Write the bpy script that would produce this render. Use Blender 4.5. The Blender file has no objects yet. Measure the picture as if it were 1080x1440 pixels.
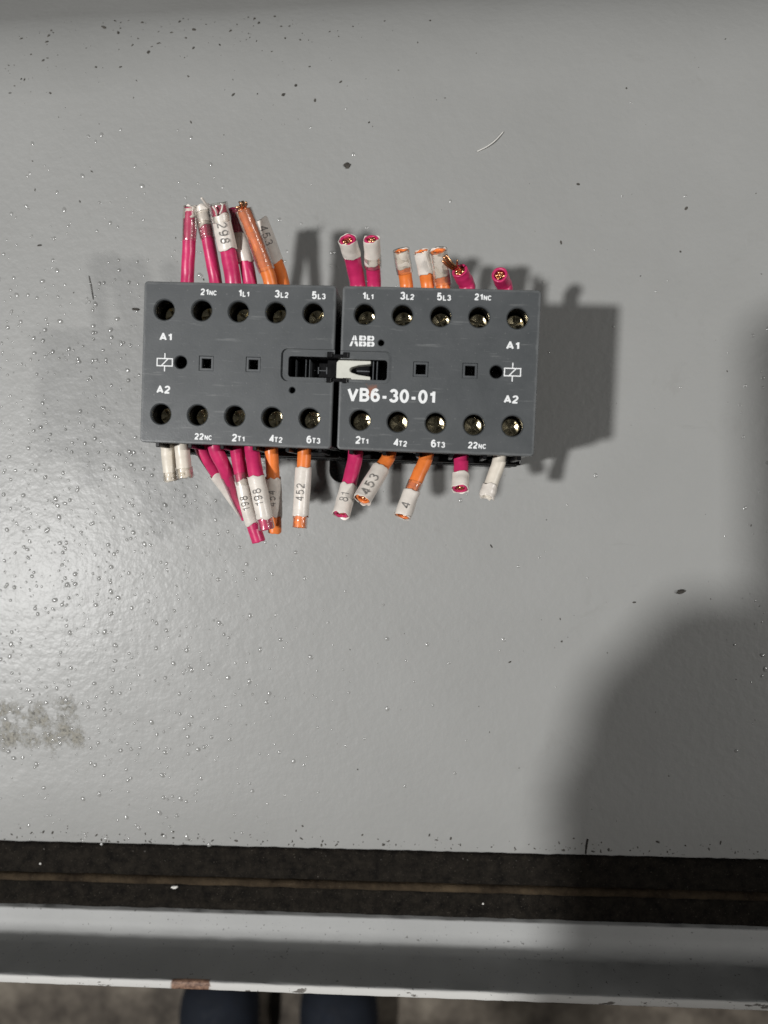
import bpy, bmesh, math, random
from mathutils import Vector, Matrix, noise

random.seed(7)
S = 0.001                       # everything below is written in millimetres
scene = bpy.context.scene
COL = scene.collection

# ------------------------------------------------------------------ camera
RW = Matrix(((0.9978348730829997, 0.004001335614665903, 0.06564720384550154),
             (-0.006285670373174353, 0.9993805184173901, 0.034627586628992374),
             (-0.06546798001614089, -0.03496525019340461, 0.9972418838333651)))
CW = Vector((22.4763, -27.2848, 225.929))
FPX = 1082.0
cam_d = bpy.data.cameras.new('camera')
cam = bpy.data.objects.new('camera', cam_d)
COL.objects.link(cam)
cam.matrix_world = Matrix.Translation(CW * S) @ RW.to_4x4()
cam_d.sensor_fit = 'VERTICAL'
cam_d.sensor_height = 36.0
cam_d.sensor_width = 27.0
cam_d.lens = FPX / 1440.0 * 36.0
cam_d.clip_start = 0.002
cam_d.clip_end = 50
cam_d.dof.use_dof = True
cam_d.dof.focus_distance = 0.196
cam_d.dof.aperture_fstop = cam_d.lens / 1.85
scene.camera = cam
scene.render.resolution_x, scene.render.resolution_y = 768, 1024

# ------------------------------------------------------------------ light
world = bpy.data.worlds.new('World')
scene.world = world
world.use_nodes = True
bg = world.node_tree.nodes['Background']
bg.inputs[0].default_value = (0.93, 0.97, 1.0, 1)
bg.inputs[1].default_value = 0.05


def lamp(name, loc, aim, size, power, col):
    d = bpy.data.lights.new(name, 'AREA')
    d.shape = 'DISK'
    d.size = size
    d.energy = power
    d.color = col
    o = bpy.data.objects.new(name, d)
    COL.objects.link(o)
    o.location = Vector(loc) * S
    o.rotation_euler = (Vector(aim) - Vector(loc)).to_track_quat('-Z', 'Y').to_euler()
    return o


lamp('shop_lamp', (-1430, -350, 2500), (0, 0, 0), 0.16, 84.0, (1.0, 0.995, 0.985))
lamp('far_shop_lamp', (2050, 40, 2000), (0, 0, 0), 0.15, 27.0, (1.0, 0.98, 0.95))

vs = scene.view_settings
vs.view_transform = 'Standard'
vs.look = 'None'
vs.exposure = 0.0
vs.gamma = 1.0
scene.render.engine = 'CYCLES'
scene.cycles.max_bounces = 8
scene.cycles.transparent_max_bounces = 16


# ------------------------------------------------------------------ frames
ANG = math.radians(-2.63)
RZ = Matrix.Rotation(ANG, 3, 'Z')
RZI = RZ.inverted()
GAP = 1.766
FACE_H = 37.64
FRONT = 48.0
CX = {'a': -22.5 - GAP / 2, 'b': 22.5 + GAP / 2}


def at(px, py, z):
    """point (mm) at height z that lies at this place of the photograph"""
    d = RW @ Vector(((px - 540) / FPX, -(py - 720) / FPX, -1))
    return CW + d * ((z - CW.z) / d.z)


def loc(side, px, py, z=FRONT):
    p = RZI @ at(px, py, z)
    return Vector((p.x - CX[side], p.y, z))


# ------------------------------------------------------------------ materials
def new_mat(name):
    m = bpy.data.materials.new(name)
    m.use_nodes = True
    nt = m.node_tree
    b = nt.nodes['Principled BSDF']
    return m, nt, b


def nd(nt, typ, **kw):
    n = nt.nodes.new(typ)
    for k, v in kw.items():
        if k.startswith('i_'):
            n.inputs[int(k[2:])].default_value = v
        else:
            setattr(n, k, v)
    return n


def noise_tex(nt, scale, detail=3, rough=0.5, vec=None, dist=0.0):
    n = nt.nodes.new('ShaderNodeTexNoise')
    n.inputs['Scale'].default_value = scale
    n.inputs['Detail'].default_value = detail
    n.inputs['Roughness'].default_value = rough
    n.inputs['Distortion'].default_value = dist
    if vec is not None:
        nt.links.new(vec, n.inputs['Vector'])
    return n.outputs['Fac']


def ramp(nt, fac, stops):
    r = nt.nodes.new('ShaderNodeValToRGB')
    el = r.color_ramp.elements
    while len(el) < len(stops):
        el.new(0.5)
    for e, (p, c) in zip(el, stops):
        e.position = p
        e.color = (c, c, c, 1) if isinstance(c, (int, float)) else (*c, 1)
    nt.links.new(fac, r.inputs[0])
    return r.outputs[0]


def mathn(nt, op, a, b=None, c=None, clamp=False):
    n = nt.nodes.new('ShaderNodeMath')
    n.operation = op
    n.use_clamp = clamp
    for i, v in enumerate((a, b, c)):
        if v is None:
            continue
        if isinstance(v, (int, float)):
            n.inputs[i].default_value = v
        else:
            nt.links.new(v, n.inputs[i])
    return n.outputs[0]


def mixc(nt, fac, a, b):
    n = nt.nodes.new('ShaderNodeMix')
    n.data_type = 'RGBA'
    for sock, v in ((n.inputs[0], fac), (n.inputs[6], a), (n.inputs[7], b)):
        if isinstance(v, (int, float)):
            sock.default_value = v
        elif isinstance(v, tuple):
            sock.default_value = (*v, 1)
        else:
            nt.links.new(v, sock)
    return n.outputs[2]


def bump(nt, h, strength, dist, prev=None):
    n = nt.nodes.new('ShaderNodeBump')
    n.inputs['Strength'].default_value = strength
    n.inputs['Distance'].default_value = dist
    nt.links.new(h, n.inputs['Height'])
    if prev is not None:
        nt.links.new(prev, n.inputs['Normal'])
    return n.outputs[0]


def objco(nt):
    return nt.nodes.new('ShaderNodeTexCoord').outputs['Object']


def box_mask(nt, vec, x0, x1, y0, y1, soft, wob, wscale):
    """1 inside a rectangle (metres) with a wandering edge"""
    sx = nt.nodes.new('ShaderNodeSeparateXYZ')
    nt.links.new(vec, sx.inputs[0])
    n = noise_tex(nt, wscale, 4, 0.6, vec)
    w = mathn(nt, 'MULTIPLY', mathn(nt, 'SUBTRACT', n, 0.5), wob)
    dx = mathn(nt, 'SUBTRACT', mathn(nt, 'ABSOLUTE', mathn(nt, 'SUBTRACT', sx.outputs[0], (x0 + x1) / 2)), (x1 - x0) / 2)
    dy = mathn(nt, 'SUBTRACT', mathn(nt, 'ABSOLUTE', mathn(nt, 'SUBTRACT', sx.outputs[1], (y0 + y1) / 2)), (y1 - y0) / 2)
    d = mathn(nt, 'ADD', mathn(nt, 'MAXIMUM', dx, dy), w)
    return mathn(nt, 'SUBTRACT', 0.5, mathn(nt, 'DIVIDE', d, soft), clamp=True)


def make_panel_mat():
    m, nt, b = new_mat('grey_panel_paint')
    co = objco(nt)
    big = noise_tex(nt, 22, 4, 0.6, co)
    col = ramp(nt, big, [(0.3, (0.258, 0.259, 0.250)), (0.7, (0.278, 0.279, 0.270))])
    # grimy fingerprints and rubbed-in dust
    sm = noise_tex(nt, 60, 6, 0.7, co, 0.8)
    smk = ramp(nt, sm, [(0.62, 0.0), (0.80, 0.35)])
    col = mixc(nt, smk, col, (0.18, 0.176, 0.162))
    # rubbed streaks
    mp = nt.nodes.new('ShaderNodeMapping')
    mp.inputs['Rotation'].default_value = (0, 0, 0.65)
    mp.inputs['Scale'].default_value = (0.16, 1.6, 1)
    nt.links.new(co, mp.inputs[0])
    st = ramp(nt, noise_tex(nt, 120, 5, 0.7, mp.outputs[0]), [(0.64, 0.0), (0.78, 0.38)])
    st = mathn(nt, 'MULTIPLY', st, ramp(nt, noise_tex(nt, 17, 3, 0.5, co), [(0.48, 0.0), (0.62, 1.0)]))
    col = mixc(nt, st, col, (0.15, 0.147, 0.135))
    fine = noise_tex(nt, 1900, 2, 0.6, co)
    fk = ramp(nt, fine, [(0.66, 0.0), (0.78, 0.22)])
    col = mixc(nt, fk, col, (0.12, 0.116, 0.105))
    # worn strip of old tape glue
    p = at(0, 985, 0)
    q = at(121, 1056, 0)
    patch = box_mask(nt, co, (p.x - 40) * S, q.x * S, q.y * S, p.y * S, 0.0014, 0.024, 300)
    hole = ramp(nt, noise_tex(nt, 150, 5, 0.75, co), [(0.47, 0.0), (0.58, 1.0)])
    patch = mathn(nt, 'MULTIPLY', patch, hole)
    pn = noise_tex(nt, 980, 4, 0.7, co)
    pc = ramp(nt, pn, [(0.40, (0.03, 0.026, 0.018)), (0.46, (0.19, 0.175, 0.135)), (0.62, (0.32, 0.30, 0.25))])
    col = mixc(nt, mathn(nt, 'MULTIPLY', patch, 0.72), col, pc)
    nt.links.new(col, b.inputs['Base Color'])
    ro = ramp(nt, noise_tex(nt, 140, 3, 0.6, co), [(0.3, 0.50), (0.7, 0.58)])
    ro = mathn(nt, 'ADD', ro, mathn(nt, 'MULTIPLY', patch, 0.3))
    nt.links.new(ro, b.inputs['Roughness'])
    b.inputs['Specular IOR Level'].default_value = 0.5
    b.inputs['Coat Weight'].default_value = 0.15
    b.inputs['Coat Roughness'].default_value = 0.28
    # orange peel, coarser and finer
    h1 = noise_tex(nt, 420, 2, 0.5, co)
    h2 = noise_tex(nt, 1150, 2, 0.55, co)
    nrm = bump(nt, h1, 0.6, 0.00018)
    nrm = bump(nt, h2, 0.5, 0.00006, nrm)
    nrm = bump(nt, mathn(nt, 'MULTIPLY', pn, patch), 0.8, 0.00035, nrm)
    nt.links.new(nrm, b.inputs['Normal'])
    nt.links.new(nrm, b.inputs['Coat Normal'])
    return m


def make_flange_mat():
    m, nt, b = new_mat('grey_flange_paint')
    co = objco(nt)
    big = noise_tex(nt, 30, 4, 0.6, co)
    col = ramp(nt, big, [(0.3, (0.29,0.292,0.287)), (0.7, (0.33,0.332,0.327))])
    # dirt and chips along the rim
    g = nt.nodes.new('ShaderNodeSeparateXYZ')
    nt.links.new(co, g.inputs[0])
    rim = ramp(nt, mathn(nt, 'MULTIPLY', g.outputs[2], 50.0), [(0.985, 0.0), (0.992, 1.0)])
    mp = nt.nodes.new('ShaderNodeMapping')
    mp.inputs['Scale'].default_value = (0.42, 1, 1)
    nt.links.new(co, mp.inputs[0])
    ch = ramp(nt, noise_tex(nt, 420, 4, 0.65, mp.outputs[0]), [(0.60, 0.0), (0.64, 1.0)])
    col = mixc(nt, mathn(nt, 'MULTIPLY', rim, 0.6), col, (0.62, 0.61, 0.58))
    col = mixc(nt, mathn(nt, 'MULTIPLY', ch, mathn(nt, 'MULTIPLY', rim, 0.9)), col, (0.07, 0.06, 0.05))
    p, q = at(241, 1386, 20), at(294, 1388, 20)
    rust = box_mask(nt, co, p.x * S, q.x * S, -0.171, -0.1635, 0.0008, 0.003, 500)
    rust = mathn(nt, 'MULTIPLY', rust, ramp(nt, mathn(nt, 'MULTIPLY', g.outputs[2], 50.0), [(0.93, 0.0), (0.96, 1.0)]))
    rc = ramp(nt, noise_tex(nt, 700, 4, 0.7, co), [(0.35, (0.075, 0.035, 0.022)), (0.65, (0.25, 0.15, 0.10))])
    col = mixc(nt, rust, col, rc)
    spk = ramp(nt, noise_tex(nt, 900, 3, 0.6, co), [(0.66, 0.0), (0.71, 0.8)])
    col = mixc(nt, spk, col, (0.06, 0.055, 0.05))
    nt.links.new(col, b.inputs['Base Color'])
    b.inputs['Roughness'].default_value = 0.62
    nt.links.new(bump(nt, noise_tex(nt, 900, 3, 0.6, co), 0.5, 0.0001), b.inputs['Normal'])
    return m


def make_foam_mat(name, dark, light, sc):
    m, nt, b = new_mat(name)
    co = objco(nt)
    n = noise_tex(nt, sc, 6, 0.75, co)
    col = ramp(nt, n, [(0.35, dark), (0.72, light)])
    dust = ramp(nt, noise_tex(nt, 2400, 2, 0.6, co), [(0.67, 0.0), (0.75, 0.5)])
    col = mixc(nt, dust, col, (0.15, 0.135, 0.11))
    nt.links.new(col, b.inputs['Base Color'])
    b.inputs['Roughness'].default_value = 0.95
    b.inputs['Specular IOR Level'].default_value = 0.08
    nt.links.new(bump(nt, noise_tex(nt, 1500, 4, 0.7, co), 0.9, 0.0004), b.inputs['Normal'])
    return m


def make_floor_mat():
    m, nt, b = new_mat('floor_concrete')
    co = objco(nt)
    n = noise_tex(nt, 9, 6, 0.72, co)
    col = ramp(nt, n, [(0.36, (0.04, 0.031, 0.023)), (0.52, (0.12, 0.10, 0.078)), (0.66, (0.22, 0.19, 0.15))])
    nt.links.new(col, b.inputs['Base Color'])
    b.inputs['Roughness'].default_value = 0.6
    return m


def make_cover_mat(smear):
    m, nt, b = new_mat('grey_cover_plastic' + ('_smeared' if smear else ''))
    co = objco(nt)
    n = noise_tex(nt, 160, 5, 0.65, co)
    col = ramp(nt, n, [(0.3, (0.056, 0.061, 0.064)), (0.7, (0.071, 0.076, 0.079))])
    sc = nt.nodes.new('ShaderNodeMapping')
    sc.inputs['Rotation'].default_value = (0, 0, 1.05)
    sc.inputs['Scale'].default_value = (0.35, 4.0, 1)
    nt.links.new(co, sc.inputs[0])
    k = ramp(nt, noise_tex(nt, 230, 4, 0.7, sc.outputs[0]), [(0.60, 0.0), (0.70, 0.5)])
    col = mixc(nt, k, col, (0.17, 0.175, 0.175))
    inside = box_mask(nt, co, -0.0222, 0.0222, -0.0183, 0.0183, 0.0005, 0.0011, 420)
    worn_glint = mathn(nt, 'MULTIPLY', mathn(nt, 'SUBTRACT', 1.0, inside), 0.30)  # worn edge, lightened further as a painted edge highlight
    col = mixc(nt, worn_glint, col, (0.22, 0.225, 0.225))
    sm = ramp(nt, noise_tex(nt, 75, 5, 0.7, co, 1.2), [(0.55, 0.0), (0.75, 0.3)])
    col = mixc(nt, sm, col, (0.045, 0.048, 0.050))
    dust = ramp(nt, noise_tex(nt, 1500, 3, 0.6, co), [(0.66, 0.0), (0.76, 0.5)])
    col = mixc(nt, dust, col, (0.24, 0.24, 0.23))
    if smear:
        p, q = loc('b', 517, 543), loc('b', 527, 558)
        msk = box_mask(nt, co, p.x * S, q.x * S, q.y * S, p.y * S, 0.0010, 0.0020, 900)
        col = mixc(nt, mathn(nt, 'MULTIPLY', msk, 0.6), col, (0.30, 0.095, 0.04))
    nt.links.new(col, b.inputs['Base Color'])
    nt.links.new(ramp(nt, noise_tex(nt, 90, 5, 0.7, co, 0.6), [(0.3, 0.38), (0.7, 0.56)]), b.inputs['Roughness'])
    b.inputs['Specular IOR Level'].default_value = 0.4
    nt.links.new(bump(nt, noise_tex(nt, 2600, 2, 0.5, co), 0.35, 0.00005), b.inputs['Normal'])
    return m


def make_plastic(name, col, rough=0.4, spec=0.5, var=0.12, sc=300, bmp=0.25, metal=0.0, sss=0.0):
    m, nt, b = new_mat(name)
    co = objco(nt)
    n = noise_tex(nt, sc, 4, 0.6, co)
    lo = tuple(c * (1 - var) for c in col)
    hi = tuple(min(1, c * (1 + var)) for c in col)
    nt.links.new(ramp(nt, n, [(0.3, lo), (0.7, hi)]), b.inputs['Base Color'])
    r = ramp(nt, noise_tex(nt, sc * 2, 3, 0.6, co), [(0.3, rough * 0.85), (0.7, rough * 1.15)])
    nt.links.new(r, b.inputs['Roughness'])
    b.inputs['Specular IOR Level'].default_value = spec
    b.inputs['Metallic'].default_value = metal
    if bmp:
        nt.links.new(bump(nt, noise_tex(nt, sc * 1.6, 3, 0.6, co), bmp, 0.0001), b.inputs['Normal'])
    return m


def make_print_mat():
    m, nt, b = new_mat('white_print')
    co = objco(nt)
    n = ramp(nt, noise_tex(nt, 1300, 4, 0.7, co), [(0.62, 0.0), (0.72, 0.55)])
    col = mixc(nt, n, (0.74, 0.75, 0.75), (0.16, 0.17, 0.175))
    nt.links.new(col, b.inputs['Base Color'])
    b.inputs['Roughness'].default_value = 0.55
    return m


def make_clear():
    m = bpy.data.materials.new('clear_heat_shrink')
    m.use_nodes = True
    nt = m.node_tree
    nt.nodes.remove(nt.nodes['Principled BSDF'])
    out = nt.nodes['Material Output']
    tr = nt.nodes.new('ShaderNodeBsdfTransparent')
    tr.inputs[0].default_value = (0.93, 0.92, 0.90, 1)
    gl = nt.nodes.new('ShaderNodeBsdfGlossy')
    gl.inputs['Roughness'].default_value = 0.12
    df = nt.nodes.new('ShaderNodeBsdfDiffuse')
    df.inputs[0].default_value = (0.8, 0.77, 0.72, 1)
    co = objco(nt)
    nr = bump(nt, noise_tex(nt, 420, 3, 0.6, co), 0.9, 0.0003)
    nt.links.new(nr, gl.inputs['Normal'])
    fr = nt.nodes.new('ShaderNodeFresnel')
    fr.inputs[0].default_value = 1.45
    nt.links.new(nr, fr.inputs['Normal'])
    a = nt.nodes.new('ShaderNodeMixShader')
    a.inputs[0].default_value = 0.045
    nt.links.new(tr.outputs[0], a.inputs[1])
    nt.links.new(df.outputs[0], a.inputs[2])
    c = nt.nodes.new('ShaderNodeMixShader')
    nt.links.new(mathn(nt, 'MULTIPLY', fr.outputs[0], 0.55), c.inputs[0])
    nt.links.new(a.outputs[0], c.inputs[1])
    nt.links.new(gl.outputs[0], c.inputs[2])
    nt.links.new(c.outputs[0], out.inputs[0])
    return m


M = {}
M['panel'] = make_panel_mat()
M['flange'] = make_flange_mat()
M['nib'] = make_plastic('grey_paint_drop', (0.27, 0.27, 0.26), 0.19, 1.0, 0.05, 300, 0)
M['foam'] = make_foam_mat('black_foam', (0.005, 0.0045, 0.004), (0.022, 0.0185, 0.0145), 300)
M['ridge'] = make_foam_mat('dusty_brown_rubber', (0.014, 0.010, 0.007), (0.075, 0.055, 0.034), 60)
M['floor'] = make_floor_mat()
M['cover_a'] = make_cover_mat(False)
M['cover_b'] = make_cover_mat(True)
M['black'] = make_plastic('black_plastic', (0.005, 0.005, 0.0055), 0.26, 0.28, 0.2, 250, 0.3)
M['print'] = make_print_mat()
M['frame'] = make_plastic('grey_slot_rim', (0.065, 0.070, 0.074), 0.4, 0.5, 0.1, 400, 0.1)
M['steel'] = make_plastic('brassy_screw', (0.72, 0.62, 0.40), 0.27, 0.5, 0.2, 900, 0.3, 1.0)
M['copper'] = make_plastic('bare_copper', (0.78, 0.42, 0.22), 0.28, 0.5, 0.2, 900, 0.3, 1.0)
M['red'] = make_plastic('crimson_insulation', (0.53, 0.026, 0.118), 0.36, 0.5, 0.20, 210, 0.6)
M['orange'] = make_plastic('orange_insulation', (0.78, 0.20, 0.040), 0.38, 0.5, 0.18, 210, 0.6)
M['white'] = make_plastic('ivory_insulation', (0.70, 0.64, 0.55), 0.42, 0.5, 0.08, 330, 0.4)
M['sleeve'] = make_plastic('white_sleeve', (0.70, 0.645, 0.585), 0.32, 0.5, 0.13, 260, 0.9)
M['ink'] = make_plastic('black_ink', (0.20, 0.19, 0.18), 0.6, 0.2, 0.5, 900, 0)
M['cream'] = make_plastic('cream_slider', (0.56, 0.56, 0.50), 0.4, 0.5, 0.06, 400, 0.2)
M['dirt'] = make_plastic('dark_dirt', (0.06, 0.055, 0.048), 0.8, 0.2, 0.5, 500, 0)
M['lint'] = make_plastic('pale_lint', (0.72, 0.70, 0.66), 0.8, 0.2, 0.1, 500, 0)
M['clear'] = make_clear()
M['cloth'] = make_plastic('dark_blue_denim', (0.018, 0.022, 0.034), 0.9, 0.2, 0.3, 60, 0)
M['shirt'] = make_plastic('grey_work_shirt', (0.06, 0.065, 0.07), 0.9, 0.2, 0.2, 60, 0)
M['skin'] = make_plastic('skin', (0.52, 0.31, 0.22), 0.5, 0.4, 0.06, 80, 0)
M['hair'] = make_plastic('dark_hair', (0.03, 0.02, 0.015), 0.6, 0.3, 0.3, 200, 0)
M['shoe'] = make_plastic('black_leather', (0.010, 0.013, 0.020), 0.8, 0.25, 0.2, 60, 0)
M['phone'] = make_plastic('phone_black', (0.015, 0.016, 0.018), 0.2, 0.5, 0.1, 60, 0)


# ------------------------------------------------------------------ mesh helpers
def obj(name, verts, faces, mat, parent=None, smooth=False, kind=None):
    me = bpy.data.meshes.new(name)
    me.from_pydata([tuple(Vector(v) * S) for v in verts], [], faces)
    me.materials.append(mat)
    if smooth:
        me.polygons.foreach_set('use_smooth', [True] * len(me.polygons))
    me.update()
    o = bpy.data.objects.new(name, me)
    COL.objects.link(o)
    if parent:
        o.parent = parent
    if kind:
        o['kind'] = kind
    return o


def thing(name, label, cat, at_mm=(0, 0, 0), rz=0.0, group=None):
    o = bpy.data.objects.new(name, None)
    o.empty_display_size = 0.01
    COL.objects.link(o)
    o.location = Vector(at_mm) * S
    o.rotation_euler = (0, 0, rz)
    tag(o, label, cat, group)
    return o


def tag(o, label, cat, group=None):
    o['label'] = label
    o['category'] = cat
    if group:
        o['group'] = group
    return o


class MB:
    def __init__(self):
        self.v, self.f = [], []

    def add(self, v, f):
        n = len(self.v)
        self.v += [Vector(p) for p in v]
        self.f += [tuple(i + n for i in q) for q in f]
        return self

    def box(self, x0, x1, y0, y1, z0, z1):
        return self.add([(x0, y0, z0), (x1, y0, z0), (x1, y1, z0), (x0, y1, z0),
                         (x0, y0, z1), (x1, y0, z1), (x1, y1, z1), (x0, y1, z1)],
                        [(3, 2, 1, 0), (4, 5, 6, 7), (0, 1, 5, 4), (1, 2, 6, 5), (2, 3, 7, 6), (3, 0, 4, 7)])

    def prism(self, poly, z0, z1):
        n = len(poly)
        v = [(x, y, z0) for x, y in poly] + [(x, y, z1) for x, y in poly]
        f = [tuple(range(n - 1, -1, -1)), tuple(range(n, 2 * n))]
        f += [(i, (i + 1) % n, n + (i + 1) % n, n + i) for i in range(n)]
        return self.add(v, f)

    def lathe(self, cx, cy, prof, seg=32):
        """closed solid: prof = [(r, z)...] from bottom to top, ends capped"""
        v, f = [], []
        for r, z in prof:
            for k in range(seg):
                a = 2 * math.pi * k / seg
                v.append((cx + r * math.cos(a), cy + r * math.sin(a), z))
        for j in range(len(prof) - 1):
            for k in range(seg):
                k2 = (k + 1) % seg
                f.append((j * seg + k, j * seg + k2, (j + 1) * seg + k2, (j + 1) * seg + k))
        f.append(tuple(range(seg - 1, -1, -1)))
        f.append(tuple((len(prof) - 1) * seg + k for k in range(seg)))
        return self.add(v, f)

    def build(self, name, mat, parent=None, smooth=False, kind=None):
        return obj(name, self.v, self.f, mat, parent, smooth, kind)


def rrect(x0, x1, y0, y1, r, seg=6, corners=(1, 1, 1, 1)):
    """rounded rectangle, counter-clockwise from lower left; corners ll, lr, ur, ul"""
    pts = []
    for (cx, cy, a0, on) in ((x0 + r, y0 + r, 180, corners[0]), (x1 - r, y0 + r, 270, corners[1]),
                             (x1 - r, y1 - r, 0, corners[2]), (x0 + r, y1 - r, 90, corners[3])):
        if on:
            for k in range(seg + 1):
                a = math.radians(a0 + 90 * k / seg)
                pts.append((cx + r * math.cos(a), cy + r * math.sin(a)))
        else:
            sx = -1 if a0 in (180, 90) else 1
            sy = -1 if a0 in (180, 270) else 1
            pts.append((cx + sx * r, cy + sy * r))
    return pts


def bevel_obj(o, width, seg=2, angle=35):
    bm = bmesh.new()
    bm.from_mesh(o.data)
    es = [e for e in bm.edges if len(e.link_faces) == 2 and e.calc_face_angle(0) > math.radians(angle)]
    bmesh.ops.bevel(bm, geom=es, offset=width * S, segments=seg, affect='EDGES', profile=0.5)
    bm.to_mesh(o.data)
    bm.free()
    return o


def cut(o, *cutters):
    """subtract closed solids (given in the mesh's own coordinates) from a mesh"""
    tmp = []
    bpy.context.view_layer.update()
    mw = o.matrix_world.copy()
    for mb in cutters:
        c = mb.build('cutter', M['black'])
        c.matrix_world = mw
        tmp.append(c)
        md = o.modifiers.new('cut', 'BOOLEAN')
        md.operation = 'DIFFERENCE'
        md.solver = 'EXACT'
        md.object = c
    bpy.context.view_layer.update()
    dg = bpy.context.evaluated_depsgraph_get()
    me = bpy.data.meshes.new_from_object(o.evaluated_get(dg))
    o.modifiers.clear()
    old = o.data
    o.data = me
    bpy.data.meshes.remove(old)
    for c in tmp:
        cm = c.data
        bpy.data.objects.remove(c)
        bpy.data.meshes.remove(cm)
    return o


def _arc(cx, cy, rx, ry, a0, a1, n=14):
    return [(cx + rx * math.cos(math.radians(a0 + (a1 - a0) * k / n)), cy + ry * math.sin(math.radians(a0 + (a1 - a0) * k / n))) for k in range(n + 1)]


SIX = [_arc(.23, .5, .23, .5, 48, 190, 10), _arc(.23, .31, .23, .31, 90, 450, 18)]
GLYPHS = {   # centre lines of a plain grotesque: (width, strokes)
    '0': (.46, [_arc(.23, .5, .23, .5, 90, 450, 24)]),
    '1': (.27, [[(.25, 0), (.25, 1)], [(.25, .80), (.15, .75), (.0, .74)]]),
    '2': (.46, [_arc(.23, .73, .22, .27, 170, -25, 12) + [(.30, .42), (.06, .16), (.0, .0), (.46, .0)]]),
    '3': (.46, [_arc(.22, .755, .20, .245, 165, -90, 12), _arc(.22, .265, .235, .265, 90, -165, 12)]),
    '4': (.48, [[(.36, 0), (.36, 1), (.0, .27), (.48, .27)]]),
    '5': (.46, [[(.42, 1), (.08, 1), (.03, .50)] + _arc(.22, .33, .235, .32, 135, -155, 14)]),
    '6': (.46, SIX),
    '8': (.46, [_arc(.23, .76, .185, .24, 90, 450, 20), _arc(.23, .265, .23, .265, 90, 450, 20)]),
    '9': (.46, [[(.46 - x, 1 - y) for x, y in st] for st in SIX]),
    'A': (.62, [[(0, 0), (.31, 1), (.62, 0)], [(.10, .28), (.52, .28)]]),
    'B': (.50, [[(0, .52), (0, 1), (.26, 1)] + _arc(.26, .76, .20, .24, 90, -90, 10)[1:] + [(0, .52)],
                [(0, .52), (0, 0), (.26, 0)] + _arc(.26, .26, .24, .26, -90, 90, 10)[1:]]),
    'C': (.56, [_arc(.29, .5, .29, .5, 38, 322, 20)]),
    'L': (.42, [[(0, 1), (0, 0), (.42, 0)]]),
    'N': (.50, [[(0, 0), (0, 1), (.50, 0), (.50, 1)]]),
    'T': (.54, [[(0, 1), (.54, 1)], [(.27, 1), (.27, 0)]]),
    'V': (.60, [[(0, 1), (.30, 0), (.60, 1)]]),
    '-': (.28, [[(0, .34), (.28, .34)]]),
}


def split_corners(strokes, w):
    out = []
    for st in strokes:
        cur = [Vector(st[0])]
        for i in range(1, len(st)):
            cur.append(Vector(st[i]))
            if i < len(st) - 1:
                d1 = (Vector(st[i]) - Vector(st[i - 1])).normalized()
                d2 = (Vector(st[i + 1]) - Vector(st[i])).normalized()
                if d1.dot(d2) < 0.8:
                    cur[-1] = cur[-1] + d1 * (w * 0.42)
                    out.append(cur)
                    cur = [Vector(st[i]) - d2 * (w * 0.42)]
        out.append(cur)
    return [[(p.x, p.y) for p in c] for c in out]


def flat_text(txt, w=0.17, gap=0.085, step=0.09):
    """(verts, faces) of a line of text, cap height 1, centred; every stroke lies a hair above the last"""
    V, F = [], []
    x0 = 0.0
    z = 0.0
    for ch in txt:
        wd, strokes = GLYPHS[ch]
        z = 0.0
        for st in split_corners(strokes, w):
            closed = math.hypot(st[0][0] - st[-1][0], st[0][1] - st[-1][1]) < 1e-6
            pts = [Vector((x0 + w / 2 + x, w / 2 + y * (1 - w))) for x, y in st]
            fine = [pts[0]]                 # split long runs so the print can follow a curved sleeve
            for a, b in zip(pts, pts[1:]):
                n = max(1, int((b - a).length / step))
                fine += [a.lerp(b, k / n) for k in range(1, n + 1)]
            pts = fine
            m = len(pts)
            n0 = len(V)
            for i in range(m):
                pa = pts[i - 1] if i > 0 else (pts[-2] if closed else pts[i])
                pb = pts[i + 1] if i < m - 1 else (pts[1] if closed else pts[i])
                d = (pb - pa).normalized()
                nv = Vector((-d.y, d.x)) * (w / 2)
                V.append(Vector((*(pts[i] + nv), z)))
                V.append(Vector((*(pts[i] - nv), z)))
            for i in range(m - 1):
                q = n0 + 2 * i
                F.append((q + 1, q + 3, q + 2, q))
            z += 0.006
        x0 += wd + w + gap
    xm = (min(p.x for p in V) + max(p.x for p in V)) / 2
    return [Vector((p.x - xm, p.y - 0.5, p.z)) for p in V], F


# ------------------------------------------------------------------ the setting
EDGE = -136.4
ROLL0, ROLLR = 88.0, 46.0
XW = 420.0


def sheet(name, prof, x0, x1, mat, nx=1, parent=None, smooth=False, wob=0.0, seed=0):
    """profile [(y, z)...] run along x"""
    v, f = [], []
    n = len(prof)
    for i in range(nx + 1):
        x = x0 + (x1 - x0) * i / nx
        for j, (y, z) in enumerate(prof):
            w = wob * noise.noise(Vector((x * 0.21 + seed, j * 3.1, seed))) if wob else 0
            v.append((x, y + w, z))
    for i in range(nx):
        for j in range(n - 1):
            f.append((i * n + j, i * n + j + 1, (i + 1) * n + j + 1, (i + 1) * n + j))
    return obj(name, v, f, mat, parent, smooth)


prof = [(EDGE + 0.35, -7.0), (EDGE, -6.0), (EDGE, -0.45), (EDGE + 0.15, -0.12), (EDGE + 0.5, 0.0)]
for k in range(1, 12):
    prof.append((EDGE + 0.5 + (ROLL0 - EDGE - 0.5) * k / 12, 0.0))
for k in range(0, 13):
    a = math.radians(45 * k / 12)
    prof.append((ROLL0 + ROLLR * math.sin(a), -ROLLR * (1 - math.cos(a))))
prof.append((ROLL0 + ROLLR * 0.7071 + 60, -ROLLR * 0.2929 - 60))
prof.reverse()
panel = sheet('steel_panel', prof, -XW, XW, M['panel'], 420, smooth=True, wob=0.0)
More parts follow.
